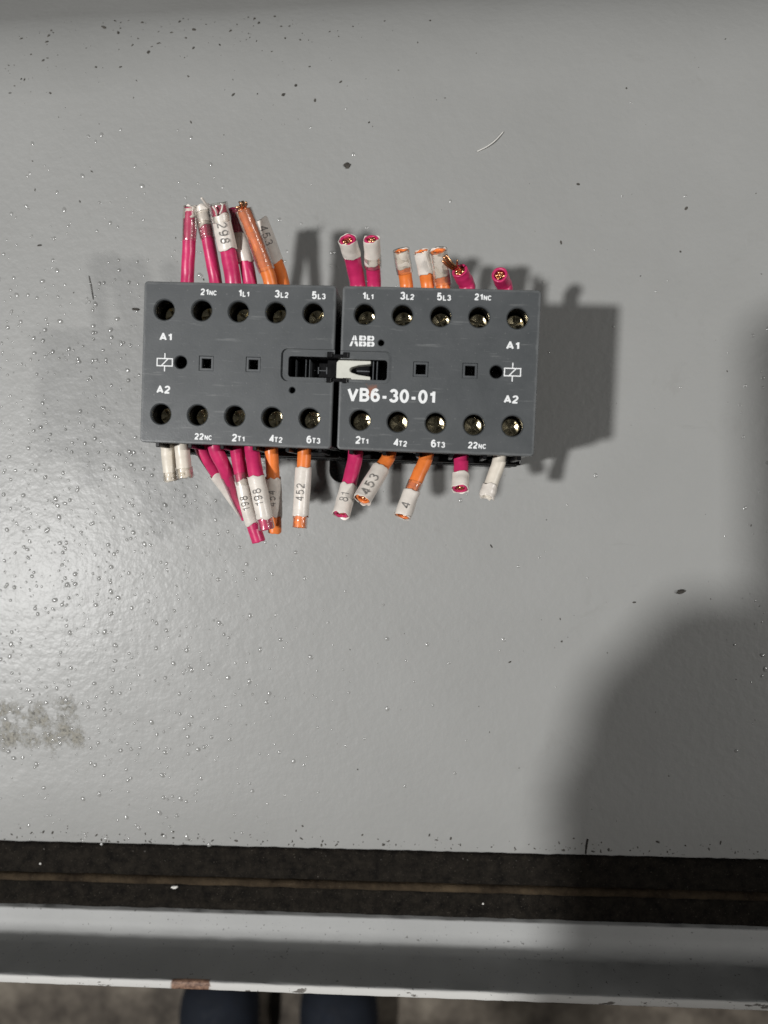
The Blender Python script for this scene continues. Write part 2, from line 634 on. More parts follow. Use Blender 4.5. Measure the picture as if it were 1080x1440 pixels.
# paint build-up makes the cut edge a little uneven
for vtx in panel.data.vertices:
    if vtx.co.y < (EDGE + 0.6) * S:
        vtx.co.y += 0.28 * S * noise.noise(Vector((vtx.co.x * 900, 0, 3))) + 0.12 * S * noise.noise(Vector((vtx.co.x * 3000, 5, 3)))
panel['kind'] = 'structure'
panel['label'] = 'grey painted steel panel that the contactors stand on'

# flange: lip, bend and upturned rim
lip = [(-157.1 + 0.2, -7.0), (-157.1, -0.4), (-157.3, -0.1), (-157.6, 0.0), (-160.2, 0.0)]
rb = 5.0
for k in range(1, 9):
    a = math.radians(90 * k / 8)
    lip.append((-160.2 - rb * math.sin(a), rb * (1 - math.cos(a))))
lip += [(-165.2, 5.6), (-165.2, 12.0), (-165.22, 18.8), (-165.25, 19.4), (-165.4, 19.85), (-165.8, 20.0), (-167.2, 20.0), (-167.55, 19.85), (-167.7, 19.5), (-167.7, -12.0)]
flange = sheet('flange', lip, -XW, XW, M['flange'], 420, parent=panel, smooth=True, wob=0.18, seed=4)

# channel under the gasket
sheet('gasket_channel', [(-135.0, -6.2), (-158.2, -6.2)], -XW, XW, M['flange'], 1, parent=panel)

gasket = thing('gasket', 'black foam gasket strip with a brown ridge between the panel and the rim', 'gasket', (0, -147, -6.1))


def gsheet(name, pr, mat, seed, wob):
    return sheet(name, [(y + 147, z + 6.1) for y, z in pr], -XW, XW, mat, 300, parent=gasket, smooth=True, wob=wob, seed=seed)


gsheet('foam_strip', [(-138.2, -6.1), (-138.3, -3.4), (-139.0, -3.0), (-142.0, -2.7), (-146.0, -2.8), (-147.4, -3.0), (-147.7, -3.6), (-147.75, -6.1)], M['foam'], 11, 0.25)
gsheet('rubber_ridge', [(-147.8, -6.1), (-147.8, -3.1), (-148.2, -2.4), (-149.0, -2.1), (-149.7, -2.3), (-150.1, -3.0), (-150.2, -6.1)], M['ridge'], 17, 0.35)
gsheet('foam_strip', [(-150.25, -6.1), (-150.3, -3.9), (-151.2, -3.5), (-155.4, -2.6), (-156.9, -1.6), (-157.05, -6.1)], M['foam'], 23, 0.3)

floor = MB()
floor.add([(-3000, -3000, -850), (3000, -3000, -850), (3000, 3000, -850), (-3000, 3000, -850)], [(0, 1, 2, 3)])
fo = floor.build('floor', M['floor'])
fo['kind'] = 'structure'


# ------------------------------------------------------------------ contactors
def mark(side, parent, s, small, px, py, cap, width=None, name='terminal_mark', bold=0.205):
    """white print on the cover: a figure, then smaller letters on the same base line"""
    p = loc(side, px, py)
    v, f = flat_text(s, bold)
    mb = MB()
    w1 = max(q.x for q in v) * 2 * cap
    if small:
        c2 = cap * 0.74
        v2, f2 = flat_text(small, bold)
        w2 = max(q.x for q in v2) * 2 * c2
        tot = w1 + w2 + 0.12 * cap
        o1, o2 = -tot / 2 + w1 / 2, tot / 2 - w2 / 2
        mb.add([(p.x + o1 + q.x * cap, p.y + q.y * cap, FRONT + 0.010 + q.z) for q in v], f)
        mb.add([(p.x + o2 + q.x * c2, p.y - (cap - c2) / 2 + q.y * c2, FRONT + 0.010 + q.z) for q in v2], f2)
    else:
        kx = cap if width is None else width / (w1 / cap)
        mb.add([(p.x + q.x * kx, p.y + q.y * cap, FRONT + 0.010 + q.z) for q in v], f)
    return mb.build(name, M['print'], parent)


def coil_symbol(side, parent, px, py):
    p = loc(side, px, py)
    w, h, t = 1.95, 0.98, 0.13
    z0, z1 = FRONT + 0.004, FRONT + 0.016
    mb = MB()
    mb.box(p.x - w, p.x + w, p.y + h - 2 * t, p.y + h, z0, z1)
    mb.box(p.x - w, p.x + w, p.y - h, p.y - h + 2 * t, z0, z1)
    mb.box(p.x - w, p.x - w + 2 * t, p.y - h + 2 * t, p.y + h - 2 * t, z0, z1)
    mb.box(p.x + w - 2 * t, p.x + w, p.y - h + 2 * t, p.y + h - 2 * t, z0, z1)
    mb.box(p.x - t, p.x + t, p.y + h, p.y + h + 1.15, z0, z1)
    mb.box(p.x - t, p.x + t, p.y - h - 1.15, p.y - h, z0, z1)
    mb.prism([(p.x - 0.85, p.y - h + 2 * t), (p.x - 0.5, p.y - h + 2 * t), (p.x + 0.85, p.y + h - 2 * t), (p.x + 0.5, p.y + h - 2 * t)], z0, z1)
    return mb.build('coil_symbol', M['print'], parent)


def split_logo(side, parent, px, py, w, h):
    """three heavy letters A B B, each cut by a thin cross of the cover's colour"""
    p = loc(side, px, py)
    z0, z1 = FRONT + 0.004, FRONT + 0.016
    mb = MB()
    g = 0.045

    def poly(pts, ox, k):
        mb.prism([(p.x - w / 2 + ox + x * k, p.y - h / 2 + y * h) for x, y in pts], z0, z1)
    k = w / 3.06
    # A, a little wider: left limb (two pieces) and right limb (two pieces)
    up = lambda y: 0.5 - 0.5 * (1 - y * 0) * 0
    A = k * 1.12
    poly([(0.00, 0.0), (0.24, 0.0), (0.42, 0.5 - g), (0.20, 0.5 - g)], 0, A)
    poly([(0.225, 0.5 + g), (0.485, 0.5 + g), (0.485, 1.0), (0.42, 1.0)], 0, A)
    poly([(0.545, 0.5 + g), (0.80, 0.5 + g), (0.66, 1.0), (0.545, 1.0)], 0, A)
    poly([(0.64, 0.22), (0.93, 0.0), (0.83, 0.5 - g), (0.545, 0.5 - g), (0.545, 0.22)], 0, A)
    poly([(0.72, 0.0), (0.93, 0.0), (0.64, 0.215)], 0, A)
    for ox in (A * 1.02, A * 1.02 + k * 0.97):
        for (y0, y1, xr) in ((0.0, 0.5 - g, 0.90), (0.5 + g, 1.0, 0.84)):
            ym, hh = (y0 + y1) / 2, (y1 - y0) / 2
            t = 0.17
            # left half with the counter notched in
            poly([(0.0, y0), (0.42, y0), (0.42, y0 + t), (0.28, y0 + t), (0.28, y1 - t), (0.42, y1 - t), (0.42, y1), (0.0, y1)], ox, k)
            pts = [(0.49, y0)]
            for j in range(7):
                a = math.radians(-90 + 180 * j / 6)
                pts.append((xr - 0.20 + 0.20 * math.cos(a), ym + hh * math.sin(a)))
            pts += [(0.49, y1), (0.49, y1 - t), (0.62, y1 - t), (0.62, y0 + t), (0.49, y0 + t)]
            poly(pts, ox, k)
    return mb.build('maker_logo', M['print'], parent)


def screw(parent, x, y, z, spin):
    """slotted cross-head terminal screw with serrated washer"""
    mb = MB()
    mb.lathe(x, y, [(2.45, z - 3.0), (2.45, z - 1.3), (2.3, z - 1.15)], 24)
    o = mb.build('screw', M['steel'], parent)
    hd = MB()
    hd.lathe(x, y, [(2.1, z - 1.2), (2.1, z - 0.1), (2.0, z), (1.85, z - 0.02), (0.9, z - 0.30), (0.35, z - 0.42)], 28)
    h = hd.build('screw_head', M['steel'], o)
    c = MB()
    for a in (0, 90):
        a = math.radians(a + spin)
        u, w = Vector((math.cos(a), math.sin(a))), Vector((-math.sin(a), math.cos(a)))
        q = [u * -1.9 + w * -0.27, u * 1.9 + w * -0.27, u * 1.9 + w * 0.27, u * -1.9 + w * 0.27]
        c2 = MB()
        c2.prism([(x + e.x, y + e.y) for e in q], z - 0.8, z + 0.5)
        cut(h, c2)
    return o


def contactor(side, label, holes, squares, rnd, pin, win_out, win_in):
    root = thing('contactor', label, 'contactor', tuple(RZ @ Vector((CX[side], 0, 0.02))), ANG, 'contactors of the reversing pair')
    hw, hh = 22.68, FACE_H / 2
    gs = 1 if side == 'a' else -1          # direction of the gap between the two
    # ---- black housing
    hb = MB().box(-hw + 0.15, hw - 0.15, -hh + 0.25, hh - 0.25, 0, 46.7)
    housing = bevel_obj(hb.build('housing', M['black'], root), 0.5, 2)
    wells = MB()
    for (px, py) in holes:
        q = loc(side, px, py)
        wells.lathe(q.x, q.y, [(2.62, 37.5), (2.62, 47.5)], 32)
    slots = MB()
    for (px, py) in holes:
        q = loc(side, px, py)
        sgn = 1 if q.y > 0 else -1
        y0, y1 = sorted((sgn * (hh - 5.5), sgn * (hh + 1)))
        slots.box(q.x - 3.5, q.x + 3.5, y0, y1, 29.0, 37.0)
    win = MB()
    wi0, wi1 = loc(side, win_in[0], win_in[1]), loc(side, win_in[2], win_in[3])
    xin = wi0.x if side == 'a' else wi1.x
    xs = sorted((xin, gs * (hw + 2)))
    win.box(xs[0], xs[1], wi1.y, wi0.y, 38.0, 48)
    small = MB()
    for (px, py) in squares:
        q = loc(side, px, py)
        small.box(q.x - 1.15, q.x + 1.15, q.y - 1.15, q.y + 1.15, 41, 47.5)
    q = loc(side, *rnd)
    small.lathe(q.x, q.y, [(1.5, 40), (1.5, 47.5)], 28)
    qp = loc(side, *pin)
    small.lathe(qp.x, qp.y, [(0.78, 42), (0.78, 47.5)], 20)
    cut(housing, wells, slots, win, small)
    # wider base with a step towards the lower wire side
    base = MB().box(-hw + 0.5, hw - 0.5, -hh - 1.55, -hh + 0.2, 0, 27.2).build('base_step', M['black'], root)
    bevel_obj(base, 0.45, 2)
    for k in range(6):
        x = -hw + 3.0 + k * (2 * hw - 6.0) / 5
        bevel_obj(MB().box(x - 0.5, x + 0.5, -hh - 0.9, -hh + 0.3, 27.2, 44.5).build('barrier', M['black'], root), 0.15, 1)
    # ledges and ribs along the two wire sides
    for sgn in (-1, 1):
        for (za, zb, dp) in ((20.5, 24.5, 0.9), (7.0, 10.0, 0.7)):
            of = 1.5 if sgn < 0 else 0.0
            y0, y1 = sorted((sgn * (hh - 0.3 + of), sgn * (hh - 0.2 + dp * 0.6 + of)))
            bevel_obj(MB().box(-hw + 1.2, hw - 1.2, y0, y1, za, zb).build('ledge', M['black'], housing), 0.25, 1)
    # mounting lugs with a screw hole
    lugs = ((hw - 2.6, -1), (-hw + 4.2, 1)) if side == 'a' else ((hw - 4.2, 1),)
    for (lx, sgn) in lugs:
        pts = []
        for k in range(13):
            a = math.pi * k / 12
            pts.append((lx + 3.6 * math.cos(a), sgn * (hh + 4.2 + 3.6 * math.sin(a))))
        pts += [(lx - 3.6, sgn * (hh - 0.4)), (lx + 3.6, sgn * (hh - 0.4))]
        if sgn < 0:
            pts.reverse()
        lug = MB().prism(pts, 0, 4.2).build('mounting_lug', M['black'], root)
        hole = MB().lathe(lx, sgn * (hh + 4.2), [(2.1, -1), (2.1, 6)], 20)
        if sgn > 0:
            cut(lug, hole)
        for dx in (-2.2, 0, 2.2):
            y0, y1 = sorted((sgn * (hh - 0.4), sgn * (hh + 1.0)))
            MB().box(lx + dx - 0.35, lx + dx + 0.35, y0, y1, 4.2, 17.5).build('rib', M['black'], lug)
    # ---- grey front cover
    z0, z1 = 46.75, FRONT
    cv = MB().prism(rrect(-hw, hw, -hh, hh, 0.9), z0, z1).build('front_cover', M['cover_' + side], root)
    bm = bmesh.new()
    bm.from_mesh(cv.data)
    es = [e for e in bm.edges if all(abs(v.co.z - z1 * S) < 1e-6 for v in e.verts)]
    bmesh.ops.bevel(bm, geom=es, offset=0.42 * S, segments=3, affect='EDGES', profile=0.6)
    bm.to_mesh(cv.data)
    bm.free()
    r1 = MB()
    for (px, py) in holes:
        q = loc(side, px, py)
        r1.lathe(q.x, q.y, [(2.36, 46), (2.36, 47.72), (2.62, 48.0), (2.9, 48.3)], 36)
    for (px, py) in squares:
        q = loc(side, px, py)
        r1.box(q.x - 1.75, q.x + 1.75, q.y - 1.75, q.y + 1.75, 46, 49)
    q = loc(side, *rnd)
    r1.lathe(q.x, q.y, [(1.48, 46), (1.48, 47.8), (1.68, 48.0), (2.0, 48.3)], 28)
    r1.lathe(qp.x, qp.y, [(0.72, 46), (0.72, 47.85), (0.87, 48.0), (1.2, 48.3)], 20)
    o0, o1 = loc(side, win_out[0], win_out[1]), loc(side, win_out[2], win_out[3])
    xo = o0.x if side == 'a' else o1.x
    xs2 = sorted((xo, gs * (hw + 3)))
    outer = MB().prism(rrect(xs2[0], xs2[1], o1.y, o0.y, 1.5, 6), 47.35, 49)
    inner = MB().prism(rrect(xs[0], xs[1], wi1.y, wi0.y, 0.7, 4), 46, 49)
    cut(cv, r1, outer, inner)
    # slot rims
    for (px, py) in squares:
        q = loc(side, px, py)
        rim = MB().box(q.x - 1.72, q.x + 1.72, q.y - 1.72, q.y + 1.72, 46.76, 47.82).build('slot_rim', M['frame'], cv)
        bevel_obj(rim, 0.12, 1)
        cut(rim, MB().box(q.x - 1.15, q.x + 1.15, q.y - 1.15, q.y + 1.15, 46, 49))
    # ---- screws down in the wells
    for i, (px, py) in enumerate(holes):
        q = loc(side, px, py)
        screw(root, q.x, q.y, 41.4 if i < 5 else 42.1, random.uniform(0, 90))
    return root, cv, (xs, wi0.y, wi1.y)


HA = [(231.1, 435.6), (283.6, 436.4), (335.3, 438), (387.8, 439.2), (440.3, 440.3),
      (226.1, 582.2), (277.8, 583.6), (330, 585), (382.2, 587), (435, 588.3)]
HB = [(512.7, 441.6), (566, 443), (620, 444.6), (674, 445.8), (728, 447.6),
      (506.2, 590.7), (559, 593), (612.6, 594.8), (666.5, 597.2), (720.7, 599)]
ra, cva, wa = contactor('a', 'grey faced contactor on the left, coil marks A1 and A2 at its left edge', HA,
                        [(290, 511), (356, 512.5)], (253.9, 509.4), (410.8, 548.6),
                        (395.6, 489.7, 472, 538), (405, 499.8, 472, 531.5))
rb_, cvb, wb = contactor('b', 'grey faced contactor on the right, printed VB6-30-01', HB,
                         [(591.6, 519.3), (660.9, 521.3)], (698, 522.8), (535.9, 482),
                         (470, 492.6, 549.5, 540), (470, 503.8, 543.6, 534.6))

for (s, t, px, py) in (('21', 'NC', 293.3, 410.6), ('1', 'L1', 343.3, 412), ('3', 'L2', 396, 413.3), ('5', 'L3', 448.3, 415.3),
                       ('22', 'NC', 285.6, 613.9), ('2', 'T1', 335, 615.6), ('4', 'T2', 387.8, 617), ('6', 'T3', 440.8, 618.3)):
    mark('a', cva, s, t, px, py, 1.55 if t == 'NC' else 1.8)
mark('a', cva, 'A1', None, 233, 473.6, 1.85, 2.95, 'coil_mark', 0.21)
mark('a', cva, 'A2', None, 229.7, 547.8, 1.85, 3.3, 'coil_mark', 0.21)
coil_symbol('a', cva, 231.7, 509.4)
for (s, t, px, py) in (('1', 'L1', 517.8, 415.6), ('3', 'L2', 572.6, 416), ('5', 'L3', 624.4, 417.3), ('21', 'NC', 679, 417.6),
                       ('2', 'T1', 508.9, 618.8), ('4', 'T2', 562.8, 622.4), ('6', 'T3', 616, 623.9), ('22', 'NC', 670.7, 626.2)):
    mark('b', cvb, s, t, px, py, 1.55 if t == 'NC' else 1.8)
mark('b', cvb, 'A1', None, 721, 485.8, 1.85, 2.95, 'coil_mark', 0.21)
mark('b', cvb, 'A2', None, 718.7, 561.6, 1.85, 3.3, 'coil_mark', 0.21)
coil_symbol('b', cvb, 720.7, 523.4)
mark('b', cvb, 'VB6-30-01', None, 550, 556.5, 3.15, 20.3, 'type_mark', 0.205)
split_logo('b', cvb, 509.5, 479.6, 5.9, 2.45)


# ---- what shows in the two windows
def in_a(px, py, z):
    return loc('a', px, py, z)


(xs, yt, yb) = wa
ym = (yt + yb) / 2
latch = bevel_obj(MB().box(xs[0] + 3.4, 22.1, ym - 2.0, ym + 2.0, 38.0, 41.6).build('latch', M['black'], ra), 0.3, 2)
for dx in (1.1, 3.6, 4.5):
    hgt = 45.8 if dx < 2 else 46.2
    bevel_obj(MB().box(xs[0] + dx, xs[0] + dx + 0.2, ym - 2.15, ym + 2.15, 38.0, hgt - 1.5).build('latch_rib', M['frame'], latch), 0.08, 1)
MB().box(xs[0] + 5.2, xs[0] + 9.2, ym - 0.10, ym + 0.10, 41.6, 42.0).build('latch_rib', M['frame'], latch)
for dx in (6.2, 8.2):
    MB().box(xs[0] + dx, xs[0] + dx + 0.25, ym - 0.8, ym + 0.8, 41.6, 42.1).build('latch_rib', M['frame'], latch)

(xs, yt, yb) = wb
ym = (yt + yb) / 2
x0, x1 = loc('b', 473.5, 519, 46).x, loc('b', 521.5, 519, 46).x
tip = [(x1, ym - 2.45), (x1, ym - 1.45), (x1 - 2.8, ym - 1.1)]
for k in range(1, 6):
    a = math.radians(-90 - 180 * k / 6)
    tip.append((x1 - 4.0 + 0.9 * math.cos(a), ym + 0.7 * math.sin(a)))
tip += [(x1 - 2.8, ym + 1.1), (x1, ym + 1.45), (x1, ym + 2.2)]
sl = MB().prism([(x0 + 0.5, ym - 2.45)] + tip + [(x0 + 0.5, ym + 2.2), (x0, ym + 1.7), (x0, ym - 1.95)], 43.4, 46.6).build('slider', M['cream'], rb_)
bevel_obj(sl, 0.22, 2, 40)
dk = bevel_obj(MB().box(x1 - 4.6, x1 - 0.4, ym - 1.3, ym + 1.3, 41.0, 44.3).build('latch', M['black'], rb_), 0.3, 2)
MB().box(x1 - 3.4, x1 - 0.4, ym - 0.14, ym + 0.14, 44.3, 44.8).build('latch_rib', M['frame'], dk)
for dx in (0.45, 1.35):
    bevel_obj(MB().box(x1 + dx, x1 + dx + 0.26, ym - 2.3, ym + 2.2, 41.0, 46.2).build('latch_rib', M['frame'], dk), 0.08, 1)

# link between the two
lk = thing('interlock_link', 'small black interlock clip bridging the gap between the two contactors', 'clip',
           tuple(RZ @ Vector((0, loc('b', 475, 517).y, 40.2))), ANG)
for sy in (-1, 1):
    bevel_obj(MB().box(-2.3, 2.6, sy * 2.75 - 0.45, sy * 2.75 + 0.45, 2.0, 7.3).build('clip_arm', M['black'], lk), 0.2, 2)
    for ex in (-1.75, 1.95):
        bevel_obj(MB().box(ex - 0.6, ex + 0.6, sy * 2.95 - 0.65, sy * 2.95 + 0.65, 7.3, 7.9).build('clip_hook', M['black'], lk), 0.18, 2)
bevel_obj(MB().box(-2.6, -0.4, -2.2, 2.2, 1.2, 5.0).build('bridge', M['black'], lk), 0.2, 2)


# ------------------------------------------------------------------ wires
def smooth_path(pts, n=28):
    P = [pts[0] * 2 - pts[1]] + pts + [pts[-1] * 2 - pts[-2]]
    out = []
    for i in range(1, len(P) - 2):
        for k in range(n):
            t = k / n
            a, b, c, d = P[i - 1], P[i], P[i + 1], P[i + 2]
            out.append(0.5 * ((2 * b) + (c - a) * t + (2 * a - 5 * b + 4 * c - d) * t * t + (3 * b - a - 3 * c + d) * t ** 3))
    out.append(P[-2])
    # even spacing
    L = [0.0]
    for a, b in zip(out, out[1:]):
        L.append(L[-1] + (b - a).length)
    res, m, j = [], 60, 0
    for k in range(m + 1):
        s = L[-1] * k / m
        while j < len(L) - 2 and L[j + 1] < s:
            j += 1
        u = (s - L[j]) / max(1e-9, L[j + 1] - L[j])
        res.append(out[j].lerp(out[j + 1], u))
    return res, L[-1]


def frame_at(path, i):
    a, b = path[max(0, i - 1)], path[min(len(path) - 1, i + 1)]
    t = (b - a).normalized()
    side = t.cross(Vector((0, 0, 1)))
    side.normalize()
    return t, side, side.cross(t).normalized()


def sub_path(path, a, b, n):
    m = len(path) - 1
    res = []
    for k in range(n + 1):
        s = (a + (b - a) * k / n) * m
        i = min(int(max(0, s)), m - 1)
        res.append(path[i].lerp(path[i + 1], s - i))
    return res


def tube(path, r, wall, seg=20, squash=1.0, wob=0.0, seed=0.0, ragged=0.0, inner_to=0.35, flare=0.0):
    """hollow tube with rounded lips; the bore is open at the far end"""
    mb = MB()
    n = len(path)
    rings = []

    def ring(i, rad, shift=0.0, rag=0.0):
        t, sd, up = frame_at(path, i)
        ids = []
        for k in range(seg):
            a = 2 * math.pi * k / seg
            w = 1 + wob * noise.noise(Vector((i * 0.16 + seed, math.cos(a) * 0.9, math.sin(a) * 0.9 + seed)))
            rg = rag * noise.noise(Vector((math.cos(a) * 1.7 + seed * 3, math.sin(a) * 1.7, seed)))
            p = path[i] + (sd * math.cos(a) + up * math.sin(a) * squash) * rad * w + t * (shift + rg)
            ids.append(len(mb.v))
            mb.v.append(p)
        rings.append(ids)
    ring(0, r - wall, 0.0, ragged)
    ring(0, r - wall * 0.25, -0.02, ragged)
    ring(0, r, 0.1, ragged)
    for i in range(1, n - 1):
        ring(i, r * (1 + flare * (i / n) ** 6))
    ring(n - 1, r * (1 + flare), -0.1, ragged)
    ring(n - 1, (r - wall * 0.25) * (1 + flare), 0.02, ragged)
    ring(n - 1, (r - wall) * (1 + flare), -0.05, ragged)
    for i in range(n - 2, int(n * (1 - inner_to)), -1):
        ring(i, r - wall)
    for A, B in zip(rings, rings[1:]):
        for k in range(seg):
            k2 = (k + 1) % seg
            mb.f.append((A[k], A[k2], B[k2], B[k]))
    return mb


def strand(path, r, seg=6):
    mb = MB()
    for i in range(len(path)):
        t, sd, up = frame_at(path, i)
        for k in range(seg):
            a = 2 * math.pi * k / seg
            mb.v.append(path[i] + (sd * math.cos(a) + up * math.sin(a)) * r)
    for i in range(len(path) - 1):
        for k in range(seg):
            k2 = (k + 1) % seg
            mb.f.append((i * seg + k, i * seg + k2, (i + 1) * seg + k2, (i + 1) * seg + k))
    n = len(path)
    mb.f.append(tuple(range(seg - 1, -1, -1)))
    mb.f.append(tuple((n - 1) * seg + k for k in range(seg)))
    return mb


WN = [0]


def wire(color, pts, label, r=1.72, sleeves=(), core=True, out=0.0, squash=1.0, core_r=0.68, ragged=0.25, tails=(), hide=5.0):
    """pts = [(px, py, z)...] from the cover's edge to the cut end"""
    WN[0] += 1
    sd = WN[0] * 1.37
    P = [at(*p) for p in pts]
    d0 = (P[0] - P[1]).normalized()
    P = [P[0] + Vector((d0.x * 0.4, math.copysign(hide, d0.y), 0))] + P
    path, L = smooth_path(P)
    f0 = (P[0] - P[1]).length / L           # share hidden in the terminal
    root = thing('wire_stub', label, 'wire', tuple(P[1]), 0.0, 'cut wire stubs in the terminals')
    org = P[1]
    loc_path = [p - org for p in path]

    def fr(s):
        return f0 + (1 - f0) * s
    tube(loc_path, r, r * (1 - core_r), 22, squash, 0.05, sd, ragged).build('insulation', M[color], root, True)
    if core:
        cm = MB()
        rng = random.Random(WN[0])
        spots = [(0, 0)] + [(0.45 * math.cos(k * math.pi / 3), 0.45 * math.sin(k * math.pi / 3)) for k in range(6)]
        tp = sub_path(loc_path, 0.86, 1.0, 4)
        t, sv, uv = frame_at(loc_path, len(loc_path) - 1)
        for (a, b) in spots:
            q = [p + (sv * a + uv * b) * r + t * (-0.5) for p in tp]
            ln = out * rng.uniform(0.5, 1.0) + rng.uniform(-0.1, 0.35)
            q.append(q[-1] + t * ln + (sv * rng.uniform(-0.3, 0.3) + uv * rng.uniform(-0.3, 0.3)) * out * 0.4)
            s_ = strand(q, r * 0.23)
            cm.add(s_.v, s_.f)
        cm.build('copper_core', M['copper'], root, True)
    for (s0, s1, kind, txt, rev, rs) in sleeves:
        a, b = fr(s0), fr(s1)
        n = 16
        sp = sub_path(loc_path, min(a, 0.999), min(b, 1.0), n)
        if b > 1.0:
            t = frame_at(loc_path, len(loc_path) - 1)[0]
            end = loc_path[-1]
            sp = sub_path(loc_path, a, 1.0, n - 4) + [end + t * (L * (b - 1.0)) * k / 4 for k in range(1, 5)]
        mat = M['clear'] if kind == 'clear' else M['sleeve']
        so = tube(sp, rs, 0.16, 26, 0.94, 0.085, sd + s0, 0.25 if kind == 'clear' else 0.75, 0.95).build('clear_tube' if kind == 'clear' else 'marker_sleeve', mat, root, True)
        if txt:
            tv, tf = flat_text(txt, 0.10, 0.22)
            cap = rs * 0.98
            wd = max(v.x for v in tv) * 2
            Ls = sum((q - p).length for p, q in zip(sp, sp[1:]))
            kx = min(cap * 1.0, Ls * 0.8 / wd)
            out_v = []
            m = len(sp) - 1
            for v in tv:
                u = v.x * kx
                s = 0.5 + (u if not rev else -u) / Ls
                s = max(0.0, min(0.999, s)) * m
                i = int(s)
                c = sp[i].lerp(sp[i + 1], s - i)
                t, sv, uv = frame_at(sp, i)
                ph = (v.y * cap / rs) * (1 if rev else -1) + 0.1
                out_v.append(c + (sv * math.sin(ph) + uv * math.cos(ph) * 0.94) * (rs * 1.06 + 0.05 + v.z))
            fl = tf if rev else tf
            obj('printed_number', out_v, fl, M['ink'], so)
    for (mat, pp, rr) in tails:
        q = [at(*p) - org for p in pp]
        sp, _ = smooth_path(q, 8)
        sp = sp[::4]
        strand(sp, rr, 8).build('copper_strand' if mat == 'copper' else 'plastic_sliver', M[mat], root, True)
    return root


# -- upper bundle of the left contactor
wire('red', [(263.3, 395, 36), (265.5, 350, 37), (268, 293, 38)], 'crimson wire stub at the far left of the upper bundle, white and clear tip',
     1.62, [(0.55, 1.01, 'clear', None, 0, 1.80), (0.86, 1.02, 'white', None, 0, 1.70)], False)
wire('red', [(303, 395, 35), (295, 350, 36), (286, 300, 37)], 'crimson upper wire stub with a plain white sleeve, second from the left',
     1.62, [(0.62, 1.02, 'clear', None, 0, 1.98), (0.80, 1.10, 'white', None, 0, 1.84)], False,
     tails=[('sleeve', [(294, 292, 38), (289, 286, 39.5), (283, 278, 41)], 0.28)])
wire('red', [(328, 395, 37), (319, 345, 40), (307, 289, 43)], 'crimson upper wire stub whose long white sleeve shows three printed figures',
     1.95, [(0.42, 0.87, 'white', '298', 1, 2.25), (0.78, 1.03, 'clear', None, 0, 2.35)], True, 0.3,
     tails=[('sleeve', [(305, 303, 44.5), (303, 296, 45.5), (299, 290, 46)], 0.24), ('sleeve', [(309, 301, 45.5), (312, 294, 46), (313, 287, 46)], 0.2)])
wire('red', [(351, 396, 35.5), (342, 350, 36.5), (328, 294, 38)], 'crimson upper wire stub half hidden behind the thick orange one',
     1.80, [(0.27, 0.66, 'white', None, 0, 2.1), (0.60, 0.98, 'clear', None, 0, 2.2)], True, 0.2)
wire('orange', [(380, 396, 37.5), (362, 345, 40.5), (342, 295, 43.5)], 'thick orange upper wire stub with bright copper strands at its tip',
     1.72, [(0.16, 1.0, 'clear', None, 0, 2.05)], True, 2.2,
     tails=[('copper', [(341, 294, 44.5), (336, 291, 46), (332, 292, 46)], 0.26), ('copper', [(343, 293, 44.5), (347, 287, 46), (345, 284, 46.5)], 0.24),
            ('copper', [(340, 293, 45), (340, 287, 46.5), (336, 284, 46.5)], 0.22)])
wire('orange', [(397, 396, 34), (385, 360, 34), (369, 316, 34)], 'orange upper wire stub in a grey-white sleeve, rightmost of the left bundle',
     1.72, [(0.30, 1.06, 'white', '453', 1, 1.95)], True)
# -- upper row of the right contactor
wire('red', [(503, 400, 36), (496, 365, 40), (488.5, 337, 45)], 'crimson upper wire stub right beside the gap, end facing up',
     1.95, [(0.62, 1.0, 'white', None, 0, 2.2)], True, 0.1)
wire('red', [(526, 400, 36), (524, 365, 40), (522.5, 336, 44)], 'crimson upper wire stub with a white sleeve under a copper tip, above 1L1',
     1.72, [(0.45, 1.0, 'white', None, 0, 1.98), (0.38, 0.62, 'clear', None, 0, 2.08)], True, 0.5)
wire('orange', [(571.5, 401, 36), (567.5, 374, 38), (564, 352, 40)], 'orange upper wire stub with white sleeved tip above 3L2',
     1.62, [(0.36, 1.02, 'clear', None, 0, 2.02), (0.52, 1.0, 'white', None, 0, 1.86)], True)
wire('orange', [(601, 401, 36), (597, 375, 38), (592.5, 354, 40)], 'orange upper wire stub leaning on its thicker neighbour, above 5L3',
     1.62, [(0.36, 1.02, 'white', None, 0, 1.86)], True)
wire('orange', [(623, 402, 36.5), (619.5, 376, 38.5), (616, 353, 41)], 'orange upper wire stub with wide white sleeve beside the curled bare copper',
     1.75, [(0.02, 1.03, 'clear', None, 0, 2.22), (0.30, 1.0, 'white', None, 0, 2.06)], True)
wire('red', [(657, 403, 37), (651, 390, 39), (646, 380, 41)], 'short crimson upper wire stub trailing curled bare copper strands',
     1.95, (), True, 0.3,
     tails=[('copper', [(647, 379, 41), (638, 376, 43), (629, 369, 44), (624, 360, 44.5)], 0.42),
            ('copper', [(646, 378, 42), (638, 373, 44), (632, 366, 45), (627, 358, 45.5)], 0.36),
            ('copper', [(648, 380, 41), (640, 379, 42), (630, 374, 43), (622, 366, 43.5)], 0.34),
            ('copper', [(645, 379, 42), (643, 373, 44), (643, 366, 46)], 0.22)])
wire('red', [(710, 405, 37), (706, 395, 39), (702.5, 386, 42)], 'short crimson upper wire stub alone at the right end',
     1.9, (), True, -0.1)
